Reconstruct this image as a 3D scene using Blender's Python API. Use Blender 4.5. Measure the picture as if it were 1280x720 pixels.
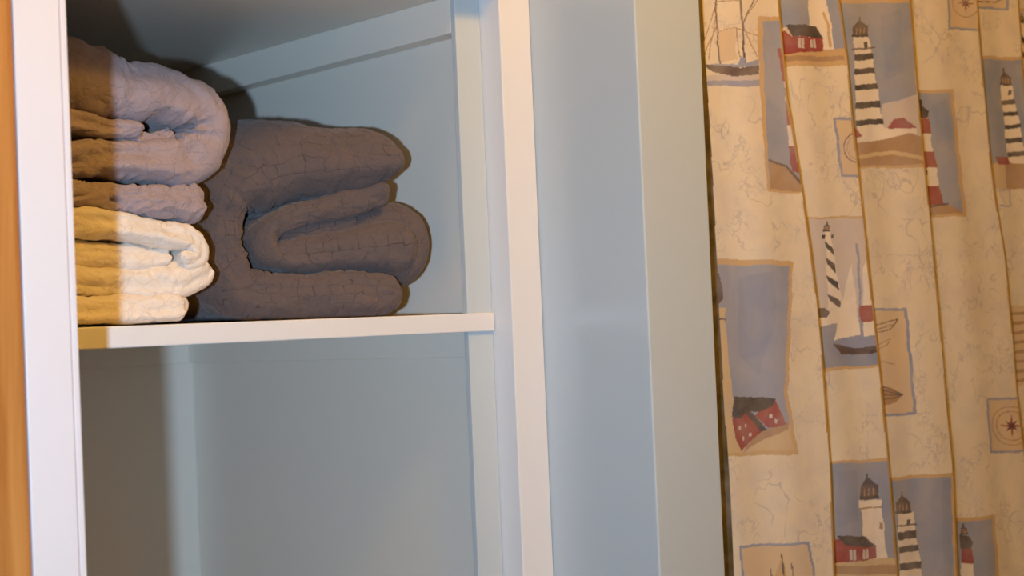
import bpy, bmesh, math
import numpy as np
from mathutils import Vector, Matrix, noise

for o in list(bpy.data.objects):
    bpy.data.objects.remove(o)
SC = bpy.context.scene
COL = SC.collection

# ------------------------------------------------------------------ camera
S = 1.40                       # height of the closet shelf's top face
FPX = 2078.0
YAW, PITCH, ROLL = math.radians(41.0), math.radians(1.25), math.radians(2.45)
CAM = Vector((-1.112, -1.308, S - 0.013))
v0 = Vector((math.sin(YAW), math.cos(YAW), 0))
r0 = Vector((math.cos(YAW), -math.sin(YAW), 0))
FWD = (v0 * math.cos(PITCH) + Vector((0, 0, math.sin(PITCH)))).normalized()
u0 = r0.cross(FWD)
UP = u0 * math.cos(ROLL) + r0 * math.sin(ROLL)
RGT = r0 * math.cos(ROLL) - u0 * math.sin(ROLL)
cd = bpy.data.cameras.new('camera')
cd.sensor_width = 36.0
cd.lens = FPX / 1280 * 36.0
cd.clip_start = 0.02
cd.dof.use_dof = True
cd.dof.focus_distance = 1.62
cd.dof.aperture_fstop = 8.0
co = bpy.data.objects.new('camera', cd)
COL.objects.link(co)
m = Matrix((RGT, UP, -FWD)).transposed().to_4x4()
m.translation = CAM
co.matrix_world = m
SC.camera = co

# ------------------------------------------------------------------ world, lights, exposure
w = bpy.data.worlds.new('world')
SC.world = w
w.use_nodes = True
w.node_tree.nodes['Background'].inputs[0].default_value = (0.9, 0.7, 0.5, 1)
w.node_tree.nodes['Background'].inputs[1].default_value = 0.02

# camera flash, held left of the lens
fl = bpy.data.lights.new('camera_flash', 'SPOT')
fl.energy = 72
fl.color = (0.60, 0.895, 1.27)
fl.shadow_soft_size = 0.016
fl.spot_size = math.radians(64)
fl.spot_blend = 1.0
fo = bpy.data.objects.new('camera_flash', fl)
COL.objects.link(fo)
fo.location = (-1.262, -1.262, S - 0.035)
fo.rotation_euler = (Vector((-0.20, 0.0, S + 0.02)) - fo.location).to_track_quat('-Z', 'Y').to_euler()

# warm ceiling lamp of the room
lp = bpy.data.lights.new('ceiling_lamp_light', 'POINT')
lp.energy = 37
lp.color = (1.0, 0.53, 0.087)
lp.shadow_soft_size = 0.16
lo = bpy.data.objects.new('ceiling_lamp_light', lp)
COL.objects.link(lo)
lo.location = (-0.20, -0.90, 2.38)

SC.view_settings.view_transform = 'Standard'
SC.view_settings.look = 'None'
SC.view_settings.gamma = 1
SC.view_settings.use_curve_mapping = False
SC.view_settings.exposure = 0.08


# ------------------------------------------------------------------ helpers
def unproject(px, py, p0, n):
    """point where the sight line through a photo pixel meets the plane (p0, n)"""
    d = FWD + RGT * ((px - 640) / FPX) + UP * ((360 - py) / FPX)
    t = (Vector(p0) - CAM).dot(n) / d.dot(n)
    return CAM + d * t


def link(name, me, mat=None, parent=None, **kw):
    o = bpy.data.objects.new(name, me)
    COL.objects.link(o)
    if mat is not None and me is not None:
        for mm in (mat if isinstance(mat, (list, tuple)) else [mat]):
            me.materials.append(mm)
    if parent is not None:
        o.parent = parent
    for k, val in kw.items():
        o[k] = val
    return o


def smooth(me, on=True):
    me.polygons.foreach_set('use_smooth', [on] * len(me.polygons))


def prism(pts, z0, z1, bev=0.0, seg=2):
    """upright prism over a plan outline (counter-clockwise), edges rounded"""
    bm = bmesh.new()
    a = [bm.verts.new((x, y, z0)) for x, y in pts]
    b = [bm.verts.new((x, y, z1)) for x, y in pts]
    n = len(pts)
    bm.faces.new(list(reversed(a)))
    bm.faces.new(b)
    for i in range(n):
        bm.faces.new((a[i], a[(i + 1) % n], b[(i + 1) % n], b[i]))
    bmesh.ops.recalc_face_normals(bm, faces=bm.faces)
    if bev:
        bmesh.ops.bevel(bm, geom=list(bm.edges), offset=bev, segments=seg, profile=0.5, affect='EDGES')
    me = bpy.data.meshes.new('mesh')
    bm.to_mesh(me)
    bm.free()
    return me


def box(x0, x1, y0, y1, z0, z1, bev=0.0):
    return prism([(x0, y0), (x1, y0), (x1, y1), (x0, y1)], z0, z1, bev)


class NT:
    def __init__(self, name):
        self.m = bpy.data.materials.new(name)
        self.m.use_nodes = True
        self.t = self.m.node_tree
        self.b = self.t.nodes['Principled BSDF']

    def n(self, kind, **kw):
        nd = self.t.nodes.new(kind)
        for k, val in kw.items():
            if k.startswith('i_'):
                nd.inputs[k[2:].replace('_', ' ')].default_value = val
            else:
                setattr(nd, k, val)
        return nd

    def l(self, a, b):
        self.t.links.new(a, b)

    def math(self, op, a, b=None, c=None):
        nd = self.n('ShaderNodeMath', operation=op)
        for i, x in enumerate((a, b, c)):
            if x is None:
                continue
            if isinstance(x, (int, float)):
                nd.inputs[i].default_value = x
            else:
                self.l(x, nd.inputs[i])
        return nd.outputs[0]

    def mix(self, f, a, b, mode='MIX'):
        nd = self.n('ShaderNodeMix', data_type='RGBA', blend_type=mode)
        for sock, x in ((nd.inputs[0], f), (nd.inputs[6], a), (nd.inputs[7], b)):
            if isinstance(x, (int, float)):
                sock.default_value = x
            elif isinstance(x, tuple):
                sock.default_value = (*x[:3], 1)
            else:
                self.l(x, sock)
        return nd.outputs[2]

    def bump(self, h, strength=0.3, dist=0.002, prev=None):
        nd = self.n('ShaderNodeBump')
        nd.inputs['Strength'].default_value = strength
        nd.inputs['Distance'].default_value = dist
        self.l(h, nd.inputs['Height'])
        if prev is not None:
            self.l(prev, nd.inputs['Normal'])
        return nd.outputs[0]


def paint(name, c, rough, spec=0.5, orange_peel=0.12):
    t = NT(name)
    tc = t.n('ShaderNodeTexCoord')
    n1 = t.n('ShaderNodeTexNoise', i_Scale=3.0, i_Detail=3.0)
    t.l(tc.outputs['Object'], n1.inputs['Vector'])
    c2 = tuple(x * 0.93 for x in c)
    t.l(t.mix(n1.outputs['Fac'], c, c2), t.b.inputs['Base Color'])
    n2 = t.n('ShaderNodeTexNoise', i_Scale=170.0, i_Detail=2.0)
    t.l(tc.outputs['Object'], n2.inputs['Vector'])
    mp = t.n('ShaderNodeMapping')
    mp.inputs['Scale'].default_value = (120, 120, 9)
    t.l(tc.outputs['Object'], mp.inputs['Vector'])
    n3 = t.n('ShaderNodeTexNoise', i_Scale=1.0, i_Detail=2.0)
    t.l(mp.outputs[0], n3.inputs['Vector'])
    h = t.math('ADD', n2.outputs['Fac'], n3.outputs['Fac'])
    t.l(t.bump(h, orange_peel, 0.001), t.b.inputs['Normal'])
    t.b.inputs['Roughness'].default_value = rough
    t.b.inputs['Specular IOR Level'].default_value = spec
    return t.m


WALL = paint('blue_grey_gloss_paint', (0.525, 0.57, 0.575), 0.22)
INNER = paint('blue_grey_closet_paint', (0.80, 0.735, 0.63), 0.34)
TRIM = paint('cream_white_paint', (0.78, 0.74, 0.70), 0.32)
TRIMW = paint('white_paint', (0.755, 0.69, 0.665), 0.38)
ROOM = paint('room_wall_paint', (0.50, 0.52, 0.53), 0.5)
CEIL = paint('ceiling_white_paint', (0.70, 0.69, 0.66), 0.7)


def pine():
    t = NT('varnished_pine')
    tc = t.n('ShaderNodeTexCoord')
    mp = t.n('ShaderNodeMapping')
    mp.inputs['Scale'].default_value = (30, 30, 1.6)
    t.l(tc.outputs['Object'], mp.inputs['Vector'])
    n = t.n('ShaderNodeTexNoise', i_Scale=1.6, i_Detail=6.0, i_Distortion=1.4)
    t.l(mp.outputs[0], n.inputs['Vector'])
    r = t.n('ShaderNodeValToRGB')
    r.color_ramp.elements[0].position = 0.30
    r.color_ramp.elements[0].color = (0.37, 0.13, 0.026, 1)
    r.color_ramp.elements[1].position = 0.70
    r.color_ramp.elements[1].color = (0.55, 0.235, 0.06, 1)
    t.l(n.outputs['Fac'], r.inputs[0])
    t.l(r.outputs[0], t.b.inputs['Base Color'])
    t.b.inputs['Roughness'].default_value = 0.22
    t.l(t.bump(n.outputs['Fac'], 0.06, 0.001), t.b.inputs['Normal'])
    return t.m


PINE = pine()


def tilefloor():
    t = NT('beige_vinyl_floor')
    tc = t.n('ShaderNodeTexCoord')
    b = t.n('ShaderNodeTexBrick', offset=0.0, i_Scale=3.2, i_Mortar_Size=0.01)
    b.inputs['Color1'].default_value = (0.45, 0.38, 0.30, 1)
    b.inputs['Color2'].default_value = (0.42, 0.36, 0.29, 1)
    b.inputs['Mortar'].default_value = (0.25, 0.21, 0.17, 1)
    t.l(tc.outputs['Object'], b.inputs['Vector'])
    t.l(b.outputs['Color'], t.b.inputs['Base Color'])
    t.b.inputs['Roughness'].default_value = 0.4
    return t.m


def plain(name, c, rough, metal=0.0):
    t = NT(name)
    n = t.n('ShaderNodeTexNoise', i_Scale=40.0)
    t.l(t.mix(n.outputs['Fac'], c, tuple(x * 0.9 for x in c)), t.b.inputs['Base Color'])
    t.b.inputs['Roughness'].default_value = rough
    t.b.inputs['Metallic'].default_value = metal
    return t.m


# ------------------------------------------------------------------ structure
H = 2.45
XL, XR, YF, YB = -1.95, 1.55, -2.25, 0.66
FX = -0.179            # front plane of the wall around the closet
STR = dict(kind='structure')
link('floor', box(XL, XR, YF, YB, -0.05, 0.0), tilefloor(), **STR)
link('ceiling', box(XL, XR, YF, YB, H, H + 0.05), CEIL, **STR)
link('wall_far', box(-0.60, 0.136, 0.598, 0.70, 0, H), INNER, **STR)
link('wall_tub', box(0.136, XR, 0.66, 0.70, 0, H), ROOM, **STR)
link('wall_right', box(XR, XR + 0.05, YF, YB, 0, H), ROOM, **STR)
link('wall_behind', box(XL, XR, YF - 0.05, YF, 0, H), ROOM, **STR)
link('wall_outer', box(XL - 0.05, XL, YF, -0.04, 0, H), ROOM, **STR)
link('wall_left', prism([(XL, -0.160), (-0.556, -0.160), (-0.556, 0.598), (-0.60, 0.598), (-0.60, -0.04), (XL, -0.04)], 0, H),
     INNER, **STR)

# partition between closet and tub: closet side, its front face and the end by the curtain
link('wall_closet', prism([(-0.010, 0.012), (0.0425, 0.012), (0.0425, FX), (0.136, FX), (0.136, 0.598), (-0.010, 0.598)],
                          0, H, 0.0016), [WALL, INNER], **STR)
for pg in bpy.data.objects['wall_closet'].data.polygons:
    if pg.center.x < -0.009:
        pg.material_index = 1
# batten in the corner behind the stile
link('trim_8', box(-0.033, 0.0, 0.004, 0.0115, 0, H, 0.0008), WALL, **STR)
# face-frame stile on the closet's right side
link('trim_1', box(0.0003, 0.0420, -0.027, 0.0115, 0, H, 0.0012), TRIM, **STR)
# white casing with its narrow bead on the closet's left side
cas = link('trim_2', box(-0.5945, -0.5590, FX, -0.160, 0, H, 0.0007), TRIMW, **STR)
link('bead', box(-0.5583, -0.5530, FX + 0.0006, -0.160, 0, H, 0.0009), TRIMW, cas)
t = NT('rust_brown_joint')
t.b.inputs['Base Color'].default_value = (0.42, 0.22, 0.16, 1)
link('joint', box(-0.5595, -0.5580, FX + 0.0012, -0.160, 0, H), t.m, cas)
# varnished pine board beside it
link('trim_3', prism([(-0.70, -0.160), (-0.70, -0.176), (-0.695, -0.182)] +
                     [(-0.6015 + 0.0065 * math.sin(a), -0.1755 - 0.0065 * math.cos(a)) for a in [i * math.pi / 16 for i in range(9)]] +
                     [(-0.595, -0.160)], 0, H), PINE, **STR)
# small cleats under the shelves, painted like the walls
def cleat(name, plan, z0, z1):
    return link(name, prism(plan, z0, z1, 0.001), INNER, **STR)


UPZ = S + 0.327        # underside of the upper shelf
for i, (zt, hh, th) in enumerate(((UPZ, 0.038, 0.0228), (S - 0.019, 0.026, 0.010))):
    link('trim_%d' % (4 + 2 * i), box(-0.010 - th, -0.010, 0.012, 0.598, zt - hh, zt, 0.0008), INNER, **STR)
    link('trim_%d' % (5 + 2 * i), box(-0.556, -0.010 - th, 0.598 - th, 0.598, zt - hh, zt, 0.0008), INNER, **STR)


def shelf(z0, z1, label, und, yf=0.0):
    root = link('closet_shelf', None, label=label, category='shelf')
    root.location = (0, 0, 0)
    link('board', prism([(-0.5555, 0.0035), (-0.0335, 0.0035), (-0.0335, 0.0205), (-0.0105, 0.0205), (-0.0105, 0.5975), (-0.5555, 0.5975)], z0, z1), und, root)
    link('front_edge', box(-0.5555, -0.0008, yf, 0.0035, z0, z1, 0.0012), TRIM, root)
    return root


shelf(S - 0.019, S, 'cream painted closet shelf that carries the folded quilts', INNER)
shelf(UPZ, UPZ + 0.019, 'closet shelf above the quilts seen only from its shaded underside', INNER, -0.026)


# ------------------------------------------------------------------ quilts
def catmull(P, n):
    P = np.array(P, float)
    P = np.vstack([2 * P[0] - P[1], P, 2 * P[-1] - P[-2]])
    out = []
    for i in range(1, len(P) - 2):
        a, b, c, d = P[i - 1:i + 3]
        for k in range(20):
            t = k / 20
            out.append(0.5 * (2 * b + (c - a) * t + (2 * a - 5 * b + 4 * c - d) * t * t + (3 * b - a - 3 * c + d) * t ** 3))
    out.append(P[-2])
    out = np.array(out)
    L = np.concatenate([[0], np.cumsum(np.linalg.norm(np.diff(out[:, :2], axis=0), axis=1))])
    s = np.linspace(0, L[-1], n)
    return np.stack([np.interp(s, L, out[:, j]) for j in range(out.shape[1])], 1), s


class Quilt:
    """soft folded layers: each a thick sheet swept along a path on the quilt's front, running back into the closet"""

    def __init__(self, p0, nrm):
        self.p0, self.nrm = Vector(p0), Vector(nrm).normalized()
        self.V, self.F, self.UV = [], [], []
        self.side = self.nrm.cross(Vector((0, 0, 1))).normalized()   # along the front, in plan
        if self.side.x < 0:
            self.side = -self.side

    def layer(self, path, depth, back=0.0, caps=(True, True), seed=0, amp=1.0, pw=0.8, dround=0.8, wr=1.0, lean=(9.0, 0.0), pleat=1.0):
        """path: (px, py, half thickness px) measured on the photo, turned into metres on the front plane"""
        Q = []
        for px, py, h in path:
            a = unproject(px, py, self.p0, self.nrm)
            d = (a - CAM).dot(FWD)
            q = a - self.p0
            Q.append((q.dot(self.side), a.z, h * d / FPX))
        Lp = sum(math.dist(Q[i][:2], Q[i + 1][:2]) for i in range(len(Q) - 1))
        n = max(40, int(Lp / 0.0022))
        P, s = catmull(Q, n)
        T = np.gradient(P[:, :2], axis=0)
        T /= np.linalg.norm(T, axis=1)[:, None]
        Nn = np.stack([-T[:, 1], T[:, 0]], 1)
        h = P[:, 2].copy()
        hraw = P[:, 2].copy()
        for end, on in ((0, caps[0]), (1, caps[1])):
            e = s if end == 0 else s[-1] - s
            if on:
                R = h * 0.95
                k = np.clip(e / R, 0, 1)
                h *= np.clip(1 - (1 - k) ** 2.5, 0.0002, 1) ** (1 / 2.5)
        ph = np.linspace(-math.pi / 2, math.pi / 2, 33)
        sn = np.sign(np.sin(ph)) * np.abs(np.sin(ph)) ** pw
        cs = np.cos(ph)
        bk = [depth, depth * 0.66, depth * 0.33, depth * 0.15]
        m = len(ph) + 2 * len(bk)
        base = len(self.V)
        hm = float(P[:, 2].mean())
        dT = np.gradient(T, axis=0) / np.maximum(np.gradient(s), 1e-6)[:, None]
        kap = (dT * Nn).sum(1)
        kap = np.convolve(np.pad(kap, 6, mode='edge'), np.ones(13) / 13, 'valid')
        for i in range(n):
            o = self.p0 + self.side * P[i, 0]
            hd = h[i] * dround
            H0 = (hraw[i] - h[i]) * dround * 0.8
            ring = [(-1, y) for y in bk] + [(sn[j], H0 + hd * (1 - cs[j])) for j in range(len(ph))] + \
                   [(1, y) for y in reversed(bk)]
            lenv = 0
            for j, (a, dy) in enumerate(ring):
                x = o + self.side * (Nn[i, 0] * h[i] * a)
                z = P[i, 1] + Nn[i, 1] * h[i] * a
                p = Vector((x.x, x.y + dy + back, z))
                front = 1.0 if 4 <= j < m - 4 else 0.5
                # soft creases, running mostly across the sheet near the folds
                q = Vector((s[i] * 38 + seed * 7.3, dy * 16, a * 1.1 + seed))
                w1 = noise.noise(q) * 0.0032
                w2 = -abs(noise.noise(Vector((s[i] * 95 + 3 * noise.noise(q * 0.7), dy * 30, a * 2.0 + seed * 3)))) * 0.0034
                w3 = noise.noise(Vector((s[i] * 14, a * 1.3 + 5, seed * 2.1))) * 0.006
                # gathers on the inner side of a bend
                gth = min(1.0, abs(kap[i]) * h[i] * 1.3) * max(0.0, (1 if kap[i] > 0 else -1) * a * 0.6 + 0.5)
                w4 = -abs(noise.noise(Vector((s[i] * 62 + seed, dy * 12 + a * 0.5, seed * 1.7)))) * 0.011 * gth * pleat
                dw = (w1 + w2 * wr + w4 + 0.0007) * amp * front
                nv = Vector((self.side.x * Nn[i, 0] * a, self.side.y * Nn[i, 0] * a - (1 - a * a) * 1.0, Nn[i, 1] * a))
                p += nv * dw
                p.y += w3 * amp * 0.8
                if p.z > lean[0]:
                    p.y += lean[1] * (p.z - lean[0])
                p.z = max(p.z, S + 0.0012)
                self.V.append(p)
                self.UV.append((s[i], a * hm * 1.4 + (dy if a > 0 else -dy)))
        for i in range(n - 1):
            for j in range(m - 1):
                a = base + i * m + j
                self.F.append((a, a + m, a + m + 1, a + 1))
            a = base + i * m
            self.F.append((a + m - 1, a + 2 * m - 1, a + m, a))
        self.F.append([base + j for j in range(m)])
        self.F.append([base + (n - 1) * m + j for j in reversed(range(m))])

    def build(self, name, mat, parent=None, **kw):
        me = bpy.data.meshes.new(name)
        me.from_pydata(self.V, [], self.F)
        uv = me.uv_layers.new(name='cloth')
        idx = np.empty(len(me.loops), np.int32)
        me.loops.foreach_get('vertex_index', idx)
        uv.data.foreach_set('uv', np.array(self.UV, np.float32)[idx].ravel())
        bm = bmesh.new()
        bm.from_mesh(me)
        bmesh.ops.recalc_face_normals(bm, faces=bm.faces)
        bm.to_mesh(me)
        bm.free()
        smooth(me)
        return link(name, me, mat, parent, **kw)


def cloth(name, c, c_line, cell, line_w, depth, rough=0.9, brick=False, sheen=0.2, linef=0.6, crumple=0.55):
    t = NT(name)
    uv = t.n('ShaderNodeUVMap', uv_map='cloth')
    tc = t.n('ShaderNodeTexCoord')
    nz = t.n('ShaderNodeTexNoise', i_Scale=45.0, i_Detail=2.0)
    t.l(tc.outputs['Object'], nz.inputs['Vector'])
    mp = t.n('ShaderNodeVectorMath', operation='MULTIPLY_ADD')
    sub = t.n('ShaderNodeVectorMath', operation='SUBTRACT')
    t.l(nz.outputs['Color'], sub.inputs[0])
    sub.inputs[1].default_value = (0.5, 0.5, 0.5)
    t.l(sub.outputs[0], mp.inputs[0])
    k = 1.0 * cell if brick else 1.6 * cell
    mp.inputs[1].default_value = (k, k, 0)
    t.l(uv.outputs[0], mp.inputs[2])
    if brick:
        b = t.n('ShaderNodeTexBrick', offset=0.37, squash=0.6, squash_frequency=3)
        b.inputs['Scale'].default_value = 1.0
        b.inputs['Brick Width'].default_value = cell * 1.5
        b.inputs['Row Height'].default_value = cell
        b.inputs['Mortar Size'].default_value = line_w
        b.inputs['Mortar Smooth'].default_value = 1.0
        t.l(mp.outputs[0], b.inputs['Vector'])
        line = b.outputs['Fac']
        gap = t.n('ShaderNodeTexNoise', i_Scale=60.0, i_Detail=1.0)
        t.l(tc.outputs['Object'], gap.inputs['Vector'])
        g = t.math('MULTIPLY', t.math('SUBTRACT', gap.outputs['Fac'], 0.36), 6.0)
        g = t.n('ShaderNodeClamp').outputs[0] if False else t.math('MINIMUM', t.math('MAXIMUM', g, 0.0), 1.0)
        line = t.math('MULTIPLY', line, g)
    else:
        vo = t.n('ShaderNodeTexVoronoi', feature='DISTANCE_TO_EDGE', voronoi_dimensions='2D')
        vo.inputs['Scale'].default_value = 1 / cell
        t.l(mp.outputs[0], vo.inputs['Vector'])
        line = t.math('SUBTRACT', 1.0, t.math('MINIMUM', t.math('DIVIDE', vo.outputs['Distance'], line_w), 1.0))
    fine = t.n('ShaderNodeTexNoise', i_Scale=900.0, i_Detail=2.0)
    t.l(tc.outputs['Object'], fine.inputs['Vector'])
    mid = t.n('ShaderNodeTexNoise', i_Scale=120.0, i_Detail=4.0, i_Distortion=0.8)
    t.l(tc.outputs['Object'], mid.inputs['Vector'])
    big = t.n('ShaderNodeTexNoise', i_Scale=18.0, i_Detail=2.0)
    t.l(tc.outputs['Object'], big.inputs['Vector'])
    c1 = t.mix(t.math('MULTIPLY', big.outputs['Fac'], 0.35), c, tuple(x * 0.75 for x in c))
    t.l(t.mix(t.math('MULTIPLY', line, linef), c1, c_line), t.b.inputs['Base Color'])
    n1 = t.bump(mid.outputs['Fac'], crumple, 0.004)
    n2 = t.bump(t.math('SUBTRACT', 1.0, line), 0.7, depth, n1)
    n3 = t.bump(fine.outputs['Fac'], 0.25, 0.0006, n2)
    t.l(n3, t.b.inputs['Normal'])
    t.b.inputs['Roughness'].default_value = rough
    t.b.inputs['Specular IOR Level'].default_value = 0.15
    t.b.inputs['Sheen Weight'].default_value = sheen
    t.b.inputs['Sheen Roughness'].default_value = 0.5
    return t.m


M_GREY = cloth('mauve_grey_quilt_cloth', (0.36, 0.28, 0.283), (0.27, 0.21, 0.20), 0.021, 0.04, 0.0006, linef=0.16, crumple=0.5)
M_CREAM = cloth('cream_quilt_cloth', (0.80, 0.71, 0.61), (0.66, 0.54, 0.40), 0.015, 0.05, 0.0004, linef=0.12, crumple=0.3)
M_DARK = cloth('dark_taupe_quilt_cloth', (0.125, 0.092, 0.083), (0.045, 0.034, 0.034), 0.018, 0.0006, 0.0012, brick=True, linef=0.6)
M_HEM = plain('tan_binding', (0.64, 0.50, 0.35), 0.9)

P_LEFT, N_FRONT = (-0.30, 0.105, S), (0, 1, 0)

# cream quilt, under the grey one
q = Quilt(P_LEFT, N_FRONT)
q.layer([(-25, 276, 20), (60, 276, 20), (150, 281, 19), (205, 291, 18), (240, 299, 19), (250, 318, 18), (230, 328, 11)], 0.33, seed=1)
q.layer([(-25, 316, 19), (60, 318, 19), (110, 317, 18), (160, 320, 17), (200, 322, 15), (222, 318, 11)], 0.32, back=0.008, seed=2, amp=0.8)
q.layer([(-25, 350, 20), (60, 350, 20), (130, 352, 19), (190, 352, 20), (236, 347, 24), (262, 336, 22), (270, 330, 20)], 0.33, seed=3, back=0.004)
q.layer([(-25, 386, 19), (60, 386, 19), (120, 387, 18), (180, 385, 19), (236, 384, 17)], 0.33, seed=4, amp=0.8)
cq = q.build('folded_quilt', M_CREAM, label='cream folded quilt at the bottom of the stack on the shelf', category='quilt')
hq = Quilt(P_LEFT, N_FRONT)
hq.layer([(232, 371, 2.2), (237, 378, 2.6), (235, 389, 2.6), (226, 399, 2.2)], 0.05, back=0.004, seed=6, amp=0.1)
hq.build('binding', M_HEM, cq, label='tan bound edge')

# mauve-grey quilt on top of it
q = Quilt(P_LEFT, N_FRONT)
q.layer([(-25, 61, 51), (60, 71, 54), (120, 89, 51), (170, 104, 44), (218, 113, 38), (257, 136, 37), (267, 168, 36), (244, 197, 33),
         (190, 200, 26), (140, 196, 25), (60, 196, 24), (-25, 194, 22)], 0.34, seed=11, amp=1.3, wr=1.2, lean=(S + 0.232, 0.5), pleat=1.3)
q.layer([(-25, 138, 16), (60, 142, 17), (110, 150, 16), (150, 158, 13), (188, 160, 11)], 0.30, back=0.010, seed=12)
q.layer([(150, 178, 12), (185, 178, 16), (215, 172, 14), (232, 160, 10)], 0.20, back=0.020, seed=14)
q.layer([(-25, 236, 18), (60, 239, 17), (120, 243, 18), (190, 250, 20), (230, 252, 24), (264, 253, 26)], 0.33, seed=13, amp=1.0, wr=1.9)
q.build('folded_quilt', M_GREY, label='mauve grey puffy quilt folded on top of the cream quilt', category='quilt')

# dark quilt, its folded front turned towards the room's left
P_R, P_L2 = Vector((-0.060, 0.034, S)), Vector((-0.236, 0.172, S))
dirn = (P_L2 - P_R).normalized()
nrm = dirn.cross(Vector((0, 0, 1)))
q = Quilt(P_R, nrm)
q.layer([(514, 192, 36), (470, 194, 40), (430, 195, 46), (385, 197, 52), (335, 205, 61), (296, 236, 46), (283, 280, 36), (286, 325, 36), (312, 360, 34),
         (355, 369, 29), (410, 369, 29), (465, 367, 31), (514, 370, 27)], 0.34, seed=21, amp=1.45, pw=0.95, dround=1.0, lean=(S + 0.172, 0.55), pleat=0.5)
q.layer([(502, 234, 18), (455, 250, 18), (410, 261, 16), (372, 273, 16), (351, 291, 17), (354, 313, 18), (385, 317, 23), (430, 312, 26),
         (470, 308, 30), (506, 306, 37), (544, 304, 43)], 0.26, back=0.014, seed=22, amp=1.0, pw=0.95, dround=1.0)
q.layer([(372, 290, 9), (400, 287, 12), (440, 280, 10), (470, 272, 8)], 0.2, back=0.03, seed=23, amp=0.5)
dq = q.build('folded_quilt', M_DARK, label='dark taupe quilt folded in a thick roll against the closet side wall', category='quilt')
q = Quilt(P_R, nrm)
q.layer([(440, 305, 44), (480, 302, 54), (570, 303, 57)], 0.22, back=0.030, seed=24, amp=0.5, dround=0.6)
q.build('rear_fold', M_DARK, dq)

# ------------------------------------------------------------------ shower curtain with its printed panels
CY = -0.142                                   # line of the curtain rod
NY = Vector((0, 1, 0))
# pleat edges measured on the photo (top to bottom), kept as real positions on the cloth
FOLDS = [
    [(974, 0), (985, 120), (1004, 239), (1014, 310), (1022, 375), (1031, 470), (1039, 586), (1044, 713)],
    [(1050, 0), (1060, 75), (1066, 142), (1073, 203), (1082, 287), (1093, 392), (1103, 483), (1112, 580), (1123, 720)],
    [(1139, 0), (1147, 105), (1158, 217), (1168, 320), (1176, 407), (1184, 500), (1192, 580), (1198, 720)],
    [(1222, 0), (1228, 75), (1237, 180), (1245, 245), (1257, 320), (1266, 407), (1272, 490), (1284, 580), (1296, 720)],
]
AMP = [0.014, 0.012, 0.015, 0.013]
fold_xz = []
for f, a in zip(FOLDS, AMP):
    pts = [unproject(x, y, (0, CY - a, 0), NY) for x, y in f]
    fold_xz.append((np.array([p.z for p in pts][::-1]), np.array([p.x for p in pts][::-1])))


def foldx(k, z):
    """x of pleat edge k at heights z"""
    if k < 0:
        return np.full_like(z, 0.141)
    if k > 3:
        return foldx(3, z) + 0.092 * (k - 3) + 0.006 * np.sin(k * 2.3 + z * 2)
    zz, xx = fold_xz[k]
    lo_s = (xx[2] - xx[0]) / (zz[2] - zz[0])
    r = np.interp(z, zz, xx)
    r = np.where(z < zz[0], xx[0] + (z - zz[0]) * lo_s * 0.4, r)
    r = np.where(z > zz[-1], xx[-1] + (z - zz[-1]) * lo_s * 0.4, r)
    return r


def to_photo(X, Y, Z):
    """print coordinates (photo pixel units) of a place on the unruffled cloth"""
    d = np.stack([X - CAM.x, Y - CAM.y, Z - CAM.z], -1)
    w_ = d @ np.array(FWD)
    return 640 + FPX * (d @ np.array(RGT)) / w_, 360 - FPX * (d @ np.array(UP)) / w_


def lin(c):
    c = np.array(c, float) / 255
    return np.where(c <= 0.04045, c / 12.92, ((c + 0.055) / 1.055) ** 2.4)


LITE = np.array([0.95, 0.81, 0.69])            # lamp tint on the cloth: photo colour to cloth colour


def dye(r, g, b):
    return np.clip(lin((r, g, b)) / LITE, 0.01, 0.86)


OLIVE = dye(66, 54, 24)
CREAM, SKY, SKYD = dye(218, 188, 152), dye(142, 136, 139), dye(134, 130, 136)
TAN, GOLD, HILL = dye(196, 148, 94), dye(170, 118, 44), dye(166, 122, 82)
RED, BLK, WHT = dye(146, 54, 46), dye(58, 48, 46), dye(228, 198, 166)
BRN, FRM, PINK = dye(88, 66, 58), dye(140, 134, 142), dye(196, 170, 150)
LTAN, ROOF, SEA, SAND = dye(208, 168, 124), dye(72, 56, 52), dye(136, 130, 134), dye(200, 160, 112)


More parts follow.
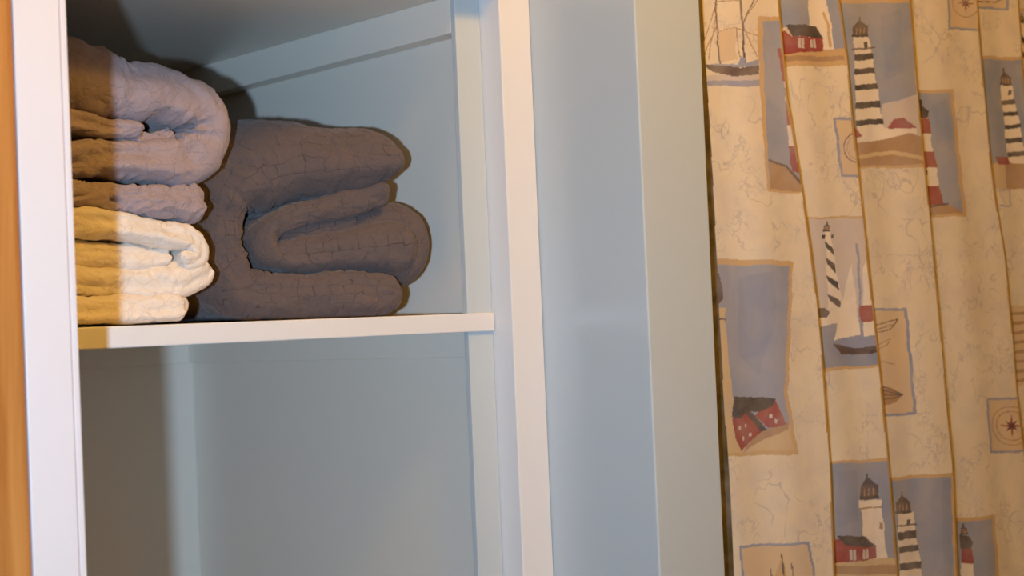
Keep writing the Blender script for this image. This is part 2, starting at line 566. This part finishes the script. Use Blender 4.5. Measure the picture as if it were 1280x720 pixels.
class Print:
    def __init__(self, U, V, k):
        rs = np.random.RandomState(5 + k)
        # hand-drawn wobble
        self.U = U + 0.6 * np.sin(V * 0.13 + k) + 0.25 * np.sin(V * 0.31 + U * 0.11)
        self.V = V + 0.6 * np.sin(U * 0.12 + k) + 0.25 * np.sin(U * 0.33 + V * 0.09)
        self.C = np.tile(CREAM, U.shape + (1,))
        self.K = np.ones(U.shape)                # 1 where bare cream ground shows

    def put(self, mask, c, ground=False):
        self.C[mask] = c
        self.K[mask] = 1.0 if ground else 0.0

    def poly(self, pts, c, ground=False):
        U, V = self.U, self.V
        ins = np.zeros(U.shape, bool)
        n = len(pts)
        for i in range(n):
            x1, y1 = pts[i]
            x2, y2 = pts[(i + 1) % n]
            if y1 == y2:
                continue
            ins ^= ((y1 > V) != (y2 > V)) & (U < (x2 - x1) * (V - y1) / (y2 - y1) + x1)
        self.put(ins, c, ground)

    def rect(self, x0, y0, x1, y1, c):
        self.put((self.U > x0) & (self.U < x1) & (self.V > y0) & (self.V < y1), c)

    def line(self, pts, c, wd=1.6):
        for (x1, y1), (x2, y2) in zip(pts[:-1], pts[1:]):
            dx, dy = x2 - x1, y2 - y1
            L2 = dx * dx + dy * dy + 1e-9
            t = np.clip(((self.U - x1) * dx + (self.V - y1) * dy) / L2, 0, 1)
            self.put((self.U - x1 - t * dx) ** 2 + (self.V - y1 - t * dy) ** 2 < (wd / 2) ** 2, c)

    def ring(self, x, y, r, c, wd=1.3, fill=None):
        d = np.hypot(self.U - x, self.V - y)
        if fill is not None:
            self.put(d < r, fill)
        self.put(np.abs(d - r) < wd / 2, c)

    def frame(self, pts, c, inner, wd=3):
        self.poly(pts, inner)
        self.line(pts + [pts[0]], c, wd)

    def star(self, x, y, r, c, c2):
        for i in range(8):
            a = i * math.pi / 4
            rr = r if i % 2 == 0 else r * 0.66
            p = [(x + rr * math.cos(a), y + rr * math.sin(a))]
            for d in (0.5, -0.5):
                p.append((x + r * 0.22 * math.cos(a + d), y + r * 0.22 * math.sin(a + d)))
            self.poly([p[0], p[1], (x, y), p[2]], c if i % 2 == 0 else c2)

    def banded(self, x0t, x1t, yt, x0b, x1b, yb, bands, c=None):
        """pale tower with dark bands"""
        self.poly([(x0t, yt), (x1t, yt), (x1b, yb), (x0b, yb)], WHT)
        for ya, yb2, cc in bands:
            fa, fb = (ya - yt) / (yb - yt), (yb2 - yt) / (yb - yt)
            self.poly([(x0t + (x0b - x0t) * fa, ya + 0.8), (x1t + (x1b - x1t) * fa + 0.6, ya - 0.6),
                       (x1t + (x1b - x1t) * fb + 0.6, yb2 - 0.6), (x0t + (x0b - x0t) * fb, yb2 + 0.8)], cc)

    def house(self, roof, wall, wins):
        self.poly(wall, RED)
        self.poly(roof, BLK)
        for x0, y0, x1, y1 in wins:
            self.rect(x0, y0, x1, y1, PINK)
            self.line([((x0 + x1) / 2, y0), ((x0 + x1) / 2, y1)], RED, 1)

    def lantern(self, x, ytip, x0, x1, y0, y1, cc=None):
        """finial, cone roof and glazed lantern"""
        cc = BRN if cc is None else cc
        h = (y1 - y0)
        self.line([(x, ytip), (x, y0)], BLK, 1.6)
        self.poly([(x, ytip + 3), (x1, y0 + 0.12 * h), (x0, y0 + 0.12 * h)], ROOF)
        self.rect(x0, y0, x1, y1, cc)
        for i in range(1, 4):
            xx = x0 + (x1 - x0) * i / 4
            self.line([(xx, y0 + 0.25 * h), (xx, y1 - 0.3 * h)], HILL, 1.6)
        self.rect(x0 - 1, y1 - 0.22 * h, x1 + 1, y1, BLK)


def panel0(p):
    # schooner
    for a, b in (((899, 30), (879, 76)), ((899, 5), (878, 60)), ((899, 2), (925, 0)), ((900, 40), (918, 34)), ((918, 34), (948, 46)),
                 ((926, 30), (952, -8)), ((900, 52), (916, 74)), ((920, 36), (925, 70)), ((899, 10), (888, 74)), ((929, 36), (946, 70))):
        p.line([a, b], HILL, 1.3)
    p.poly([(900, 40), (918, 34), (922, 74), (903, 78)], LTAN)
    p.line([(897, 0), (899, 40), (902, 80)], BRN, 1.8)
    p.line([(925, 0), (928, 40), (931, 82)], BRN, 2.4)
    p.line([(943, -2), (929, 26)], BRN, 1.6)
    p.poly([(881, 94), (950, 92), (950, 107), (881, 107)], PINK)
    p.poly([(881, 101), (950, 100), (950, 108), (881, 107)], FRM)
    p.poly([(890, 80), (922, 80), (926, 70), (931, 71), (931, 79), (948, 74), (948, 83), (892, 84)], FRM)
    p.poly([(881, 79), (900, 82), (926, 84), (948, 82), (948, 93), (915, 95), (893, 90), (884, 84)], BRN)
    # narrow lighthouse picture
    p.poly([(946, 21), (990, 21), (1012, 242), (957, 240), (950, 120)], TAN)
    p.poly([(953, 27), (990, 25), (1012, 230), (960, 232), (956, 120)], SKY)
    p.poly([(973, 60), (977, 60), (983, 102), (978, 100), (975, 80)], RED)
    p.poly([(981, 102), (985, 102), (989, 128), (982, 128)], WHT)
    p.poly([(982, 128), (992, 128), (996, 156), (985, 156)], RED)
    p.poly([(985, 156), (998, 156), (1002, 183), (986, 182)], WHT)
    p.poly([(986, 182), (1003, 183), (1010, 220), (991, 214)], RED)
    p.poly([(960, 200), (985, 206), (1010, 236), (1010, 241), (961, 236)], HILL)
    p.line([(961, 201), (984, 207), (1004, 234)], BRN, 3)
    # tall picture with the red house on the dune
    p.poly([(880, 323), (991, 326), (987, 420), (984, 490), (998, 568), (880, 571)], TAN)
    p.poly([(880, 331), (986, 332), (982, 420), (979, 490), (991, 562), (880, 566)], SKY)
    p.poly([(925, 345), (965, 340), (968, 400), (950, 470), (925, 440)], SKYD)
    p.poly([(880, 340), (899, 342), (904, 358), (904, 374), (897, 382), (880, 382)], BRN)
    p.poly([(880, 382), (909, 386), (907, 400), (914, 470), (918, 500), (917, 566), (880, 566)], SAND)
    p.line([(895, 399), (908, 400)], BRN, 2)
    p.poly([(915, 540), (940, 548), (985, 530), (992, 562), (912, 566)], SAND)
    p.poly([(940, 546), (984, 528), (985, 536), (945, 556), (930, 566)], HILL)
    p.poly([(915, 522), (932, 512), (958, 538), (938, 554), (927, 563), (921, 550)], RED)
    p.poly([(968, 498), (982, 530), (962, 536), (946, 520)], RED)
    p.poly([(920, 495), (970, 498), (966, 508), (950, 516), (936, 513), (927, 523), (914, 521)], BLK)
    p.poly([(932, 513), (940, 513), (961, 538), (954, 540)], ROOF)
    for x, y in ((925, 532), (933, 529), (930, 545), (940, 541), (962, 518), (968, 524)):
        p.rect(x, y, x + 3, y + 5, PINK)
    # framed ship
    p.frame([(924, 683), (1010, 679), (1024, 760), (928, 760)], FRM, LTAN, 3.2)
    p.poly([(977, 695), (983, 722), (968, 722)], TAN)
    p.line([(977, 692), (979, 725)], BRN, 1.5)
    p.line([(964, 712), (966, 730)], BRN, 1.5)
    p.line([(988, 704), (990, 730)], BRN, 1.5)


def panel1(p):
    p.poly([(950, -20), (1012, -20), (1012, 34), (950, 34)], SKY)
    p.poly([(1030, -20), (1070, -20), (1070, 72), (1040, 72)], SKY)
    p.poly([(1011, -20), (1032, -20), (1045, 66), (1012, 50)], WHT)
    p.line([(1031, 16), (1036, 30), (1040, 58)], TAN, 3)
    p.poly([(960, 66), (1070, 60), (1070, 82), (960, 84)], TAN)
    p.poly([(975, 70), (1055, 70), (1055, 76), (975, 77)], HILL)
    p.house([(980, 31), (1020, 32), (1032, 47), (989, 46)], [(972, 40), (980, 38), (988, 46), (1031, 47), (1031, 63), (982, 68), (972, 67)],
            [(996, 49, 1004, 61), (1013, 49, 1021, 60)])
    # framed compass
    p.frame([(1044, 149), (1090, 148), (1090, 220), (1053, 220)], FRM, LTAN, 3.4)
    p.ring(1074, 184, 19, BRN, 1.4)
    p.ring(1074, 184, 15, HILL, 1.0)
    p.poly([(1064, 165), (1078, 150), (1078, 172)], RED)
    # spiral lighthouse and yacht
    p.poly([(1000, 272), (1095, 269), (1110, 458), (1010, 466)], TAN)
    p.poly([(1000, 274), (1095, 272), (1108, 455), (1010, 461)], PINK)
    p.poly([(1010, 402), (1110, 398), (1110, 455), (1010, 461)], SEA)
    p.lantern(1033, 277, 1029, 1037, 281, 289, BLK)
    p.rect(1027, 293, 1043, 298, BLK)
    p.poly([(1031, 289), (1038, 289), (1056, 386), (1035, 386)], WHT)
    for y in (300, 321, 343, 367):
        p.poly([(1030 + (y - 300) * 0.05, y), (1032.5 + (y - 300) * 0.07, y + 9), (1043 + (y - 300) * 0.18, y + 21), (1041.5 + (y - 300) * 0.17, y + 10)][0:4],
               BLK)
    p.poly([(1022, 390), (1054, 384), (1060, 402), (1022, 408)], WHT)
    p.poly([(1020, 386), (1030, 384), (1038, 390), (1034, 396), (1020, 397)], BLK)
    p.poly([(1041, 426), (1080, 418), (1100, 424), (1100, 434), (1060, 436)], FRM)
    p.line([(1071, 305), (1074, 330), (1078, 424)], FRM, 3)
    p.poly([(1066, 330), (1042, 426), (1077, 418)], WHT)
    p.poly([(1086, 312), (1079, 336), (1080, 420), (1105, 418)], WHT)
    p.poly([(1075, 382), (1105, 380), (1105, 401), (1078, 402)], RED)
    p.poly([(1041, 430), (1071, 435), (1110, 430), (1110, 440), (1054, 444)], BRN)
    # white lighthouse with the red house
    p.poly([(1025, 577), (1130, 572), (1130, 760), (1025, 760)], TAN)
    p.poly([(1030, 580), (1130, 576), (1130, 760), (1030, 760)], SKY)
    p.poly([(1045, 590), (1072, 588), (1072, 650), (1045, 660)], SKYD)
    p.poly([(1077, 636), (1102, 635), (1110, 704), (1078, 704)], WHT)
    p.lantern(1085, 592, 1075, 1098, 606, 624)
    p.rect(1073, 625, 1103, 635, WHT)
    p.line([(1073, 635), (1103, 634)], HILL, 1.4)
    p.rect(1099, 654, 1103, 662, HILL)
    p.poly([(1025, 702), (1130, 697), (1130, 760), (1025, 760)], SAND)
    p.poly([(1025, 708), (1130, 706), (1130, 718), (1025, 718)], HILL)
    p.house([(1045, 670), (1082, 670), (1097, 684), (1055, 682)], [(1040, 676), (1048, 674), (1055, 682), (1096, 684), (1096, 698), (1040, 705)],
            [(1060, 687, 1068, 700), (1078, 686, 1086, 698)])


def panel2(p):
    p.poly([(1030, 0), (1160, -3), (1170, 210), (1030, 210)], TAN)
    p.poly([(1030, 5), (1138, 3), (1148, 165), (1030, 180)], SKY)
    p.poly([(1100, 20), (1125, 10), (1130, 90), (1108, 100)], SKYD)
    p.poly([(1104, 130), (1146, 118), (1150, 170), (1104, 175)], PINK)
    p.banded(1066, 1087, 46, 1071, 1110, 180, [(67, 75, BLK), (85, 92, BLK), (105, 112, BLK), (127, 135, BLK), (149, 156, BLK)])
    p.lantern(1074, 21, 1065, 1086, 32, 46)
    p.rect(1080, 52, 1085, 60, BLK)
    p.line([(1064, 61), (1094, 60)], BRN, 2)
    p.poly([(1105, 160), (1145, 160), (1145, 172), (1105, 174)], WHT)
    p.poly([(1110, 160), (1118, 148), (1129, 147), (1145, 161)], RED)
    p.poly([(1055, 150), (1066, 157), (1078, 170), (1055, 174)], RED)
    p.poly([(1030, 182), (1073, 178), (1100, 176), (1134, 166), (1170, 178), (1170, 205), (1030, 209)], HILL)
    p.line([(1076, 196), (1120, 190), (1158, 200)], SAND, 5)
    # framed boat drawings
    p.frame([(1080, 388), (1133, 386), (1144, 517), (1080, 520)], FRM, LTAN, 3.4)
    p.line([(1090, 408), (1124, 398), (1112, 412), (1095, 416)], BRN, 1.2)
    p.line([(1095, 412), (1118, 405)], BRN, 1)
    p.line([(1096, 432), (1114, 423), (1108, 432), (1098, 436)], HILL, 1)
    p.line([(1100, 452), (1118, 455)], HILL, 1.2)
    p.poly([(1100, 482), (1116, 485), (1130, 493), (1120, 502), (1100, 509)], HILL)
    for dy in (484, 490, 496, 503):
        p.line([(1098, dy - 2), (1116, (dy + 493) / 2 - 1), (1130, 493)], BRN, 1.1)
    # banded lighthouse below
    p.poly([(1095, 598), (1210, 589), (1210, 760), (1095, 760)], TAN)
    p.poly([(1095, 602), (1188, 595), (1194, 760), (1095, 760)], SKY)
    p.poly([(1176, 600), (1188, 598), (1190, 720), (1180, 720)], SKYD)
    p.banded(1122, 1144, 641, 1125, 1158, 735, [(664, 674, BLK), (682, 690, BLK), (703, 712, BLK)])
    p.lantern(1129, 615, 1120, 1141, 627, 642)
    p.rect(1135, 650, 1140, 657, BLK)
    p.line([(1121, 657), (1148, 656)], BRN, 2.2)


def panel3(p):
    p.frame([(1181, -30), (1240, -30), (1240, 37), (1186, 36)], FRM, LTAN, 3)
    p.ring(1207, 4, 17, HILL, 1.2)
    p.star(1207, 4, 12, RED, BRN)
    # red and white lighthouse
    p.poly([(1120, 112), (1191, 112), (1208, 271), (1120, 272)], TAN)
    p.poly([(1120, 116), (1187, 116), (1202, 266), (1120, 268)], SKY)
    p.poly([(1166, 130), (1184, 122), (1190, 190), (1172, 180)], SKYD)
    p.banded(1135, 1161, 146, 1135, 1178, 258, [(148, 167, RED), (189, 209, RED), (232, 258, RED)])
    p.poly([(1130, 126), (1154, 124), (1155, 132), (1163, 138), (1161, 147), (1130, 148)], BLK)
    p.rect(1156, 212, 1160, 219, BRN)
    p.poly([(1130, 257), (1182, 255), (1203, 267), (1130, 270)], HILL)
    p.line([(1160, 258), (1183, 255)], BRN, 2.4)
    # compass rose
    p.frame([(1234, 500), (1300, 495), (1300, 562), (1240, 566)], FRM, LTAN, 3)
    for r in (24, 18):
        p.ring(1265, 532, r, HILL, 1.2)
    p.star(1265, 532, 15, RED, BLK)
    # lighthouse below
    p.poly([(1160, 650), (1243, 644), (1250, 760), (1160, 760)], TAN)
    p.poly([(1160, 655), (1239, 649), (1245, 760), (1160, 760)], SKY)
    p.poly([(1201, 684), (1214, 684), (1217, 704), (1202, 704)], RED)
    p.poly([(1202, 704), (1217, 704), (1220, 760), (1203, 760)], WHT)
    p.lantern(1205, 655, 1202, 1210, 660, 668, BLK)
    p.poly([(1201, 668), (1212, 670), (1216, 678), (1213, 686), (1200, 686)], BLK)


def panel4(p):
    p.frame([(1200, -30), (1260, -30), (1260, 11), (1200, 9)], FRM, LTAN, 3)
    p.line([(1222, 2), (1245, 3), (1258, -4)], BRN, 1.4)
    p.poly([(1205, 70), (1330, 71), (1340, 236), (1205, 236)], TAN)
    p.poly([(1205, 74), (1330, 75), (1340, 232), (1205, 232)], SKYD)
    p.poly([(1270, 80), (1300, 80), (1300, 150), (1280, 150)], SKY)
    p.banded(1252, 1266, 105, 1261, 1286, 214, [(124, 130, BLK), (139, 144, BLK), (155, 160, BLK), (172, 178, BLK), (189, 195, BLK)])
    p.lantern(1257, 85, 1252, 1265, 95, 106)
    p.rect(1262, 112, 1266, 118, BLK)
    p.poly([(1225, 205), (1262, 203), (1300, 208), (1340, 205), (1340, 236), (1225, 236)], HILL)
    p.poly([(1225, 206), (1256, 204), (1258, 236), (1225, 238)], SAND)
    p.poly([(1240, 197), (1259, 195), (1263, 205), (1246, 206)], RED)
    p.line([(1247, 238), (1262, 237), (1262, 257), (1248, 257)], FRM, 1.6)
    p.poly([(1262, 382), (1330, 380), (1330, 480), (1268, 482)], LTAN)
    for y in range(392, 480, 12):
        p.line([(1264, y), (1330, y - 2)], HILL, 4)


PANELS = [panel0, panel1, panel2, panel3, panel4]

zs = np.concatenate([np.arange(0.12, 1.03, 0.012), np.arange(1.03, 1.83, 0.0009), np.arange(1.83, 2.06, 0.012)])
NP = 14
cols_X, cols_Y, cols_C, cols_K = [], [], [], []
for k in range(NP):
    xl, xr = foldx(k - 1, zs), foldx(k, zs)
    a = AMP[k] if k < 4 else 0.013
    n = 150 if k == 0 else (106 if k < 5 else (40 if k < 7 else 14))
    t = np.linspace(0, 1, n)
    back = 0.0 if k == 0 else 0.005
    X = (xl - back)[:, None] + (xr - xl + back)[:, None] * t[None, :]
    prof = t ** 1.3
    Y = np.broadcast_to(CY + 0.003 - (a + 0.003) * prof[None, :], X.shape).copy()
    U, V = to_photo(X, Y, np.broadcast_to(zs[:, None], X.shape))
    src = k if k < 5 else 1 + (k - 5) % 4
    if k >= 5:                                  # the print repeats along the cloth
        Vm = (V + 260 * ((k - 5) // 4 + 1)) % 720
        xs0 = np.interp(Vm, [p_[1] for p_ in FOLDS[src - 1]], [p_[0] for p_ in FOLDS[src - 1]])
        U, V = xs0 + t[None, :] * 84, Vm
    else:
        off = (V < -40) | (V > 760)
        V = np.where(off, V % 720, V)
    pr = Print(U, V, k)
    PANELS[src](pr)
    # gold rule printed along the pleat's edge
    wpx = (1 - t[None, :]) * (xr - xl)[:, None]
    pr.put(wpx < 0.0027 + 0.0006 * np.sin(zs * 40 + k)[:, None], GOLD)
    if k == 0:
        pr.put(X < 0.1862 - 0.009 * (zs[:, None] - 1.4), OLIVE)       # dark olive strip down the cloth's left edge
    # soft ripples in the hanging cloth
    zz = zs[:, None]
    Y = Y + 0.0022 * np.sin(X * 62 + zz * 5 + k) * np.sin(t * math.pi)[None, :] + 0.0012 * np.sin(zz * 17 + k * 2 + X * 20) * np.sin(t * math.pi)[None, :]
    cols_X.append(X); cols_Y.append(Y); cols_C.append(pr.C); cols_K.append(pr.K)
    if k < NP - 1:                               # the tuck behind the pleat's edge
        ts = np.linspace(0, 1, 5)[1:-1]
        Xr = xr[:, None] + 0.0012 * np.sin(ts * math.pi)[None, :] - 0.005 * ts[None, :]
        Yr = CY - a + (a + 0.003) * np.broadcast_to(ts[None, :], Xr.shape)
        cols_X.append(Xr); cols_Y.append(Yr)
        cols_C.append(np.tile(CREAM, Xr.shape + (1,))); cols_K.append(np.ones(Xr.shape))
X = np.concatenate(cols_X, 1); Y = np.concatenate(cols_Y, 1)
C = np.concatenate(cols_C, 1); K = np.concatenate(cols_K, 1)
Z = np.broadcast_to(zs[:, None], X.shape)
nr, nc = X.shape
me = bpy.data.meshes.new('shower_curtain')
idx = np.arange(nr * nc).reshape(nr, nc)
quads = np.stack([idx[:-1, :-1], idx[:-1, 1:], idx[1:, 1:], idx[1:, :-1]], -1).reshape(-1, 4)
me.vertices.add(nr * nc)
me.vertices.foreach_set('co', np.stack([X, Y, Z], -1).astype(np.float32).ravel())
me.loops.add(quads.size)
me.loops.foreach_set('vertex_index', quads.astype(np.int32).ravel())
me.polygons.add(len(quads))
me.polygons.foreach_set('loop_start', np.arange(0, quads.size, 4, dtype=np.int32))
me.update(calc_edges=True)
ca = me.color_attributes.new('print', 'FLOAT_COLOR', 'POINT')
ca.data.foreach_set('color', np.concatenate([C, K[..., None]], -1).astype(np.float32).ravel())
smooth(me)

t = NT('printed_curtain_cotton')
at = t.n('ShaderNodeAttribute', attribute_name='print')
tc = t.n('ShaderNodeTexCoord')


def nz(scale, detail=3.0, dist=0.0):
    nd = t.n('ShaderNodeTexNoise', i_Scale=scale, i_Detail=detail, i_Distortion=dist)
    t.l(tc.outputs['Object'], nd.inputs['Vector'])
    return nd.outputs['Fac']


def ramp(x, a, b):
    nd = t.n('ShaderNodeMapRange')
    nd.inputs['From Min'].default_value = a
    nd.inputs['From Max'].default_value = b
    t.l(x, nd.inputs['Value'])
    return nd.outputs[0]


c = at.outputs['Color']
wash = ramp(nz(22, 4, 0.6), 0.35, 0.75)
c = t.mix(t.math('MULTIPLY', wash, 0.22), c, (0.62, 0.44, 0.27))
wash2 = ramp(nz(34, 3, 0.3), 0.45, 0.75)
c = t.mix(t.math('MULTIPLY', wash2, 0.22), c, (0.36, 0.34, 0.42))
cloud = ramp(nz(16, 4, 0.8), 0.40, 0.70)
c = t.mix(t.math('MULTIPLY', t.math('MULTIPLY', cloud, 0.20), t.math('SUBTRACT', 1.0, at.outputs['Alpha'])), c, (0.62, 0.52, 0.40))
# faint pen lines of an old sea chart on the bare ground
def pen(scale, wid, lo_, hi_):
    n = nz(scale, 2.5, 0.4)
    ln = t.math('SUBTRACT', 1.0, t.math('MINIMUM', t.math('DIVIDE', t.math('ABSOLUTE', t.math('SUBTRACT', n, 0.5)), wid), 1.0))
    msk = ramp(nz(13 + scale * 0.1, 1.0), lo_, hi_)
    return t.math('MULTIPLY', t.math('MULTIPLY', ln, msk), at.outputs['Alpha'])


c = t.mix(t.math('MULTIPLY', pen(26, 0.016, 0.48, 0.60), 0.40), c, (0.26, 0.22, 0.26))
c = t.mix(t.math('MULTIPLY', pen(70, 0.035, 0.52, 0.62), 0.36), c, (0.28, 0.24, 0.30))
t.l(c, t.b.inputs['Base Color'])
t.b.inputs['Roughness'].default_value = 0.85
t.b.inputs['Specular IOR Level'].default_value = 0.15
t.l(t.bump(nz(700, 2), 0.15, 0.0005), t.b.inputs['Normal'])
cur = link('shower_curtain', me, t.m, label='cream shower curtain printed with lighthouses, ships and compasses, hanging in pleats', category='curtain')

# rod the curtain hangs from
bm = bmesh.new()
bmesh.ops.create_cone(bm, cap_ends=True, segments=24, radius1=0.0125, radius2=0.0125, depth=XR - 0.136,
                      matrix=Matrix.Translation(((XR + 0.136) / 2, CY, 2.090)) @ Matrix.Rotation(math.pi / 2, 4, 'Y'))
for xx in (0.139, XR - 0.003):
    bmesh.ops.create_cone(bm, cap_ends=True, segments=24, radius1=0.026, radius2=0.026, depth=0.006,
                          matrix=Matrix.Translation((xx, CY, 2.090)) @ Matrix.Rotation(math.pi / 2, 4, 'Y'))
rm = bpy.data.meshes.new('rod')
bm.to_mesh(rm)
bm.free()
link('curtain_rod', rm, plain('chrome', (0.8, 0.8, 0.8), 0.15, 1.0), label='chrome shower curtain rod above the printed curtain', category='rod')
rg = bmesh.new()
R1, R2, NA, NB = 0.031, 0.0018, 24, 8
vv = [[rg.verts.new(((R2 * math.sin(b)), (R1 + R2 * math.cos(b)) * math.cos(a), (R1 + R2 * math.cos(b)) * math.sin(a)))
       for b in [j * 2 * math.pi / NB for j in range(NB)]] for a in [i * 2 * math.pi / NA for i in range(NA)]]
for i in range(NA):
    for j in range(NB):
        rg.faces.new((vv[i][j], vv[(i + 1) % NA][j], vv[(i + 1) % NA][(j + 1) % NB], vv[i][(j + 1) % NB]))
rgm = bpy.data.meshes.new('ring')
rg.to_mesh(rgm)
rg.free()
smooth(rgm)
rgm.materials.append(rm.materials[0])
for k in range(NP):
    x0 = float(foldx(k, np.array([2.055]))[0]) - 0.02
    link('ring', rgm, None, cur).location = (x0, CY, 2.0875)
